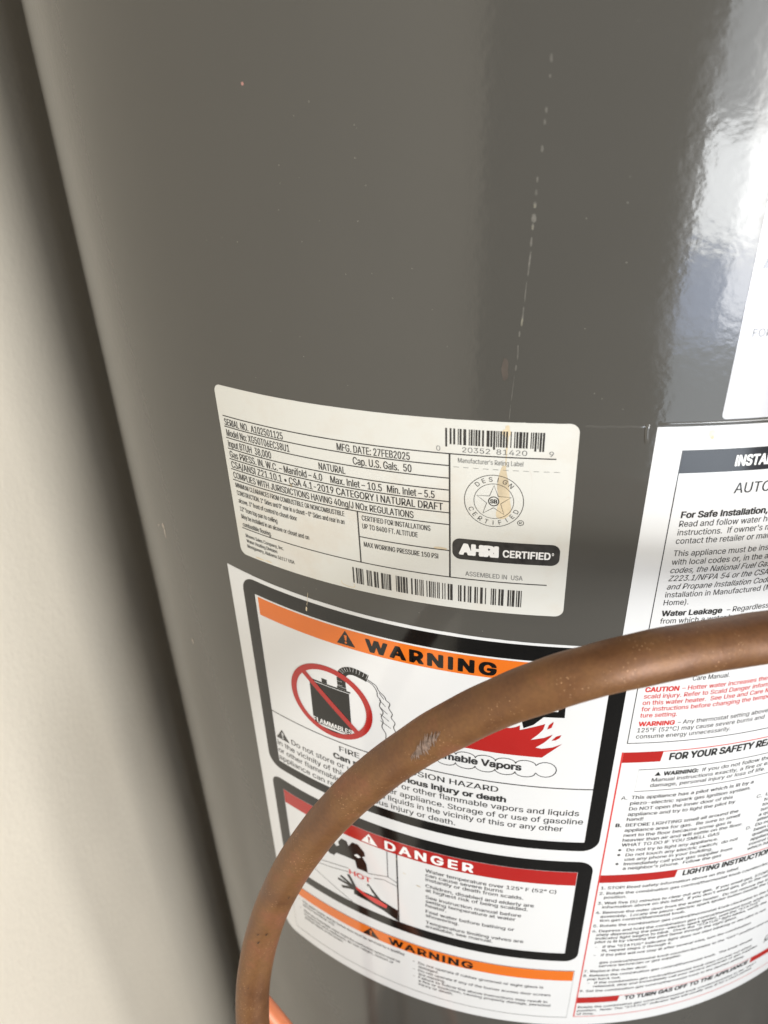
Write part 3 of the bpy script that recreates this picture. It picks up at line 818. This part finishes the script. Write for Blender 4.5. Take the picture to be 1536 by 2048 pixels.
# cream droplet dried on the sheet
wrap("dried_droplet", [tri2d([smooth_line([(58.0, -102.4), (60.1, -102.4), (60.4, -104.3), (59.6, -105.8), (58.4, -104.6), (58.0, -102.4)], 4)[:-1]])], 0.16, simple("pale_droplet", (0.72, 0.66, 0.50), 0.25, noise=0.2, nscale=400), B)
wrap("dried_droplet_core", [tri2d([circle_loop(59.5, -104.9, 0.55, 14, 0.65)])], 0.18, M['stain'], B)
_o = wrap("brown_flecks", [stroke(l, w) for l, w in (([(-46.8, -355.9), (-45.4, -356.4)], 0.5), ([(-39.6, -363.0), (-37.4, -363.4)], 0.7), ([(-88.9, -196.6), (-89.2, -198.8)], 0.7), ([(-87.4, -188.5), (-88.6, -195.6)], 0.18), ([(-50.5, -345.5), (-50.0, -346.5)], 0.5))], 0.26, M['stain'], B); _o["kind"] = "stuff"

# ---- upper right label (D)
D = wrap("upper_label", [tri2d([rrect_loop(61.2, -98.7, 215, 110, 1.6, 4)])], 0.12, M['white_gloss'], heater, step=3, skirt=True)
D["label"] = "plain white label at the upper right edge"
wrap("upper_label_lettering", [text("FOR", 65.2, -72.1, 2.5, None, bold=0.0, xs=0.9)], 0.19, M['ink_grey'], D, step=0)
wrap("upper_label_mark", [tri2d([[(63.7, -52.0), (66.4, -52.0), (71.6, -38.0), (68.4, -38.0)]])], 0.19, M['text'], D)

# ---- pressed bead in the jacket and its folded end
def bead(name, path, w, h, mat):
    """half-round bead laid on the jacket along (s, z) points"""
    V, F = [], []
    n = len(path); m = 9
    for i, p in enumerate(path):
        a, b = path[max(i - 1, 0)], path[min(i + 1, n - 1)]
        dx, dy = b[0] - a[0], b[1] - a[1]; l = math.hypot(dx, dy) or 1
        nx, ny = -dy / l, dx / l
        e = min(1.0, 0.25 + 0.9 * min(i, n - 1 - i))
        for k in range(m):
            t = math.pi * k / (m - 1)
            s, z = p[0] + nx * w / 2 * math.cos(t), p[1] + ny * w / 2 * math.cos(t)
            q = R + (h * e * math.sin(t) - 0.03) / 1000
            th = s / 1000 / R
            V.append((q * math.sin(th), -q * math.cos(th), CAM_Z + z / 1000))
    for i in range(n - 1):
        for k in range(m - 1):
            F.append((i * m + k, i * m + k + 1, (i + 1) * m + k + 1, (i + 1) * m + k))
    me = bpy.data.meshes.new(name); me.from_pydata(V, [], F)
    me.polygons.foreach_set('use_smooth', [True] * len(F))
    bm = bmesh.new(); bm.from_mesh(me); bmesh.ops.recalc_face_normals(bm, faces=bm.faces)
    for f in bm.faces:
        c = f.calc_center_median()
        if f.normal.dot(Vector((c.x, c.y, 0))) < 0:
            f.normal_flip()
    bm.to_mesh(me); bm.free()
    return link(name, me, mat, heater)
bead("jacket_bead", [(18.5 + k, -100.75 + 0.1 * math.sin(k)) for k in range(20)], 0.9, 0.16, M['bead'])
bead("jacket_bead", [(41.5 + 2 * k, -99.75) for k in range(70)], 1.1, 0.30, M['bead'])
bead("bead_end_fold", [(38.4, -99.7), (38.3, -100.5), (38.2, -101.6), (38.3, -103.0), (38.5, -104.5), (38.7, -105.8), (38.9, -106.6)], 1.7, 0.55, M['bead'])

# ---- dried drip running down the jacket
dr = [((-0.5, 2.8), (-0.3, 0.8), 0.8), ((-0.4, -1.8), (-0.4, -2.6), 0.6), ((-0.8, -9.3), (-0.7, -10.7), 0.8), ((-1.0, -12.1), (-0.9, -13.5), 0.8), ((-1.2, -18.4), (-1.1, -20.1), 0.9),
      ((-1.9, -26.2), (-1.9, -27.7), 0.6), ((-2.0, -29.5), (-1.9, -31.2), 0.9), ((-2.1, -32.6), (-2.0, -34.4), 1.1), ((-2.2, -35.9), (-2.1, -38.3), 1.7), ((-2.3, -38.5), (-2.3, -40.3), 0.8),
      ((-2.4, -42.2), (-2.5, -44.9), 0.7), ((-2.4, -46.0), (-2.8, -53.3), 0.55), ((-3.0, -54.5), (-3.3, -61.3), 0.35), ((-3.4, -62.2), (-3.7, -68.0), 0.6), ((-4.2, -69.7), (-4.2, -71.6), 0.6),
      ((-4.4, -74.0), (-4.3, -79.0), 0.5), ((-4.6, -80.6), (-4.7, -82.5), 0.6), ((-5.0, -84.0), (-5.5, -92.8), 0.3), ((-5.6, -93.5), (-5.8, -99.5), 0.22)]
def lens_shape(a, b, w):
    dx, dy = b[0] - a[0], b[1] - a[1]; l = math.hypot(dx, dy)
    tx, ty = dx / l, dy / l
    pts = []
    for k in range(16):
        t = 2 * math.pi * k / 16
        u, v = math.cos(t), math.sin(t)
        u = math.copysign(abs(u) ** 0.7, u)
        r_ = 0.8 * w / 2 * (1 + 0.18 * math.sin(5 * t + a[1]))
        pts.append(((a[0] + b[0]) / 2 + u * l / 2 * tx - v * r_ * ty, (a[1] + b[1]) / 2 + u * l / 2 * ty + v * r_ * tx))
    return tri2d([pts])
o = wrap("drip_streak", [lens_shape(*d) for d in dr], 0.05, M['drip'], heater)
o["kind"] = "stuff"; o["label"] = "broken pale drip streak running down the grey paint"
_o = wrap("drip_streak_tip", [lens_shape((-3.6, -65.8), (-3.75, -68.2), 0.75), lens_shape((-2.1, -33.2), (-2.05, -34.4), 0.8), lens_shape((-2.3, -39.0), (-2.3, -40.2), 0.5)], 0.08, M['drip_light'], heater); _o["kind"] = "stuff"
wrap("rust_smudge", [lens_shape((-8.1, -78.5), (-7.9, -86.0), 2.6)], 0.04, M['rust'], heater)
# ---- specks and chips
rnd = random.Random(8)
sp = [(-83.4, -36.6), (-75.5, -45.8), (-68.5, -39.1), (-55.2, -38.8), (-52.1, -28.7), (-60.3, -54.9), (-37.9, -52.0), (-31.5, -64.2), (-26.6, -75.7), (-78.8, -84.1), (-62.0, -92.4), (-69.2, -6.6), (-74.7, -10.2), (-44.5, -61.4), (-102.3, -47.6), (-81.7, -23.6), (-55.1, -21.3),
      (22.9, -26.6), (23.1, -33.2), (12.4, -37.2), (24.9, -49.3), (15.2, -68.6), (20.2, -89.3), (22.7, -91.0), (29.6, -94.5), (-0.8, -100.0), (-11.4, -188.8), (-89.3, -186.6), (-83.1, -185.3), (-36.8, -184.5)]
spk = [tri2d([circle_loop(s, z, rnd.uniform(0.10, 0.24), 8, rnd.uniform(0.08, 0.18))]) for s, z in sp]
for k in range(16):
    s, z = rnd.uniform(-170, 58), rnd.uniform(-97, 22)
    spk.append(tri2d([circle_loop(s, z, rnd.uniform(0.06, 0.15), 6)]))
o = wrap("dust_specks", spk, 0.05, M['speck'], heater, step=0); o["kind"] = "stuff"
wrap("red_speck", [tri2d([circle_loop(-92.4, -1.6, 0.5, 12)])], 0.05, simple("red_paint_speck", (0.40, 0.20, 0.17), 0.5), heater)
chips = [tri2d([circle_loop(-231.9, -209.7, 1.1, 10, 0.8)]), tri2d([circle_loop(-202.9, -199.1, 0.8, 10, 0.6)]), lens_shape((-195.5, -194.2), (-194.7, -203.4), 1.1), tri2d([circle_loop(-195.6, -196.2, 1.2, 10, 1.3)]), lens_shape((-187.6, -265.2), (-186.9, -268.6), 1.3)]
for _t in chips:
    wrap("paint_chip", [_t], 0.06, M['chip'], heater, step=0)

# ------------------------------------------------------------------ copper tubes
def tube(name, pts, rad, mat, seg=32, sub=10, wob=0.0, parent=None):
    P_ = [Vector(p) for p in smooth_line(pts, sub)]
    n = len(P_)
    V, F, frames = [], [], []
    t0 = (P_[1] - P_[0]).normalized()
    nrm = t0.orthogonal().normalized()
    for i in range(n):
        t = (P_[min(i + 1, n - 1)] - P_[max(i - 1, 0)]).normalized()
        nrm = (nrm - t * nrm.dot(t)).normalized()
        b = t.cross(nrm)
        frames.append((P_[i], t, nrm.copy(), b))
        for k in range(seg):
            a = 2 * math.pi * k / seg
            rr = rad * (1 + wob * (math.sin(i * 0.21) * math.cos(2 * a + 0.7) + 0.6 * math.sin(i * 0.47 + 1.3) * math.cos(3 * a)))
            V.append(P_[i] + (nrm * math.cos(a) + b * math.sin(a)) * rr)
    for i in range(n - 1):
        for k in range(seg):
            k2 = (k + 1) % seg
            F.append((i * seg + k, i * seg + k2, (i + 1) * seg + k2, (i + 1) * seg + k))
    F.append(tuple(range(seg))[::-1]); F.append(tuple((n - 1) * seg + k for k in range(seg)))
    me = bpy.data.meshes.new(name); me.from_pydata(V, [], F)
    me.polygons.foreach_set('use_smooth', [True] * len(F))
    bm = bmesh.new(); bm.from_mesh(me); bmesh.ops.recalc_face_normals(bm, faces=bm.faces); bm.to_mesh(me); bm.free()
    return link(name, me, mat, parent), frames

PIPE = [(306, 62, -1290), (306, 62, -480), (306, 48, -310), (302, -20, -235), (283, -100, -203), (258, -158, -187), (230, -198, -176), (196, -231, -168), (160, -257, -162), (120, -281, -157), (96, -293.5, -154.6), (77.4, -302.4, -153.2), (66.9, -307.0, -152.7), (55.3, -312.5, -152.0), (44.7, -317.5, -151.7), (34.1, -321.4, -152.8), (24.1, -324.0, -155.3), (14.4, -324.9, -160.0), (4.5, -324.8, -166.5),
        (-4.8, -323.0, -175.0), (-15.5, -321.4, -185.7), (-26.5, -319.5, -197.9), (-37.7, -317.9, -211.7), (-48.6, -316.3, -226.7), (-60.0, -315.1, -244.1), (-71.3, -314.0, -263.7), (-82.8, -313.5, -286.6), (-92.5, -313.3, -309.3), (-100.7, -314.9, -332.0), (-106.6, -319.3, -354.2),
        (-109.7, -325.6, -376.0), (-110.0, -332.0, -400.0), (-108.5, -338.0, -430.0), (-106, -342, -480), (-104, -344, -560), (-103, -345, -680), (-103, -345, -820), (-103, -345, -1290)]
mm = lambda p: (p[0] / 1000, p[1] / 1000, CAM_Z + p[2] / 1000)
pipe_root = bpy.data.objects.new("copper_pipe", None); col.objects.link(pipe_root)
pipe_root["label"] = "bent brown weathered copper pipe crossing in front of the labels"
pipe_root["category"] = "pipe"
TR = 0.00795
_, fr = tube("pipe_body", [mm(p) for p in PIPE], TR, M['copper'], 40, 10, 0.012, pipe_root)
def on_tube(i, ang):
    """point on the pipe skin at frame i (float); ang = 0 faces the camera"""
    k = int(i); f = i - k
    p = fr[k][0].lerp(fr[k + 1][0], f); t = fr[k][1]
    d = (cam.location - p); d = (d - t * d.dot(t)).normalized()
    side = t.cross(d)
    return p + (d * math.cos(ang) + side * math.sin(ang)) * (TR * 1.0 + 0.00022)
def strip(i0, a0, i1, a1, w):
    V, n = [], 6
    for k in range(n + 1):
        f = k / n
        a = on_tube(i0 + (i1 - i0) * f, a0 + (a1 - a0) * f)
        b = on_tube(i0 + (i1 - i0) * f + w * math.sin(math.pi * min(max(f, 0.08), 0.92)), a0 + (a1 - a0) * f)
        V.append((a, b))
    return V
rnd = random.Random(3)
V, F = [], []
for k in range(34):
    ii = 202.0 + 9.0 * k / 33 + rnd.uniform(-0.3, 0.3)
    f_ = (ii - 202.0) / 9.0
    a_mid = -0.10 - 0.22 * f_ + rnd.uniform(-0.05, 0.06)
    L_ = rnd.uniform(0.12, 0.26) * (0.55 + 0.9 * math.sin(math.pi * min(max(f_, 0), 1)))
    q = strip(ii - 1.1, a_mid + L_, ii + 1.1, a_mid - L_, rnd.uniform(0.12, 0.75))
    o0 = len(V)
    for a, b in q:
        V += [a, b]
    for j in range(len(q) - 1):
        F.append((o0 + 2 * j, o0 + 2 * j + 1, o0 + 2 * j + 3, o0 + 2 * j + 2))
me = bpy.data.meshes.new("scuff_mark"); me.from_pydata(V, [], F)
o = link("scuff_mark", me, M['scuff'], pipe_root); o["label"] = "pale scratched scuff on the brown copper"
V, F = [], []
for ii, a, w, l in ((279, -0.30, 0.5, 0.10), (280, 0.15, 0.35, 0.12), (282.0, 0.02, 0.6, 0.10), (266, -0.7, 0.9, 0.06), (295, 0.2, 0.4, 0.06)):
    q = strip(ii, a, ii + 0.6, a + l, w); o0 = len(V)
    for x, y in q:
        V += [x, y]
    for j in range(len(q) - 1):
        F.append((o0 + 2 * j, o0 + 2 * j + 1, o0 + 2 * j + 3, o0 + 2 * j + 2))
me = bpy.data.meshes.new("dark_pit"); me.from_pydata(V, [], F)
_o = link("dark_pit", me, M['scuff_dark'], pipe_root); _o["kind"] = "stuff"

OR = [(-20, -326, -1290), (-20, -326, -760), (-32, -323, -610), (-60, -318, -530), (-87.7, -313.5, -478.8), (-101.5, -309.6, -459.5), (-108.0, -307.8, -450.2), (-114.2, -306.0, -441.3), (-119.7, -304.5, -433.6), (-123.7, -303.4, -430.2), (-126.6, -303.6, -431.6), (-127.9, -305.2, -437.5), (-128.5, -308.6, -450.3), (-129.5, -313, -476.0), (-130, -316, -560), (-130, -316, -760), (-130, -316, -1290)]
o2, _ = tube("orange_tube", [mm(p) for p in OR], 0.0058, M['new_copper'], 32, 8)
o2["label"] = "bright orange copper tube bend behind the brown pipe at bottom"
o2["category"] = "pipe"
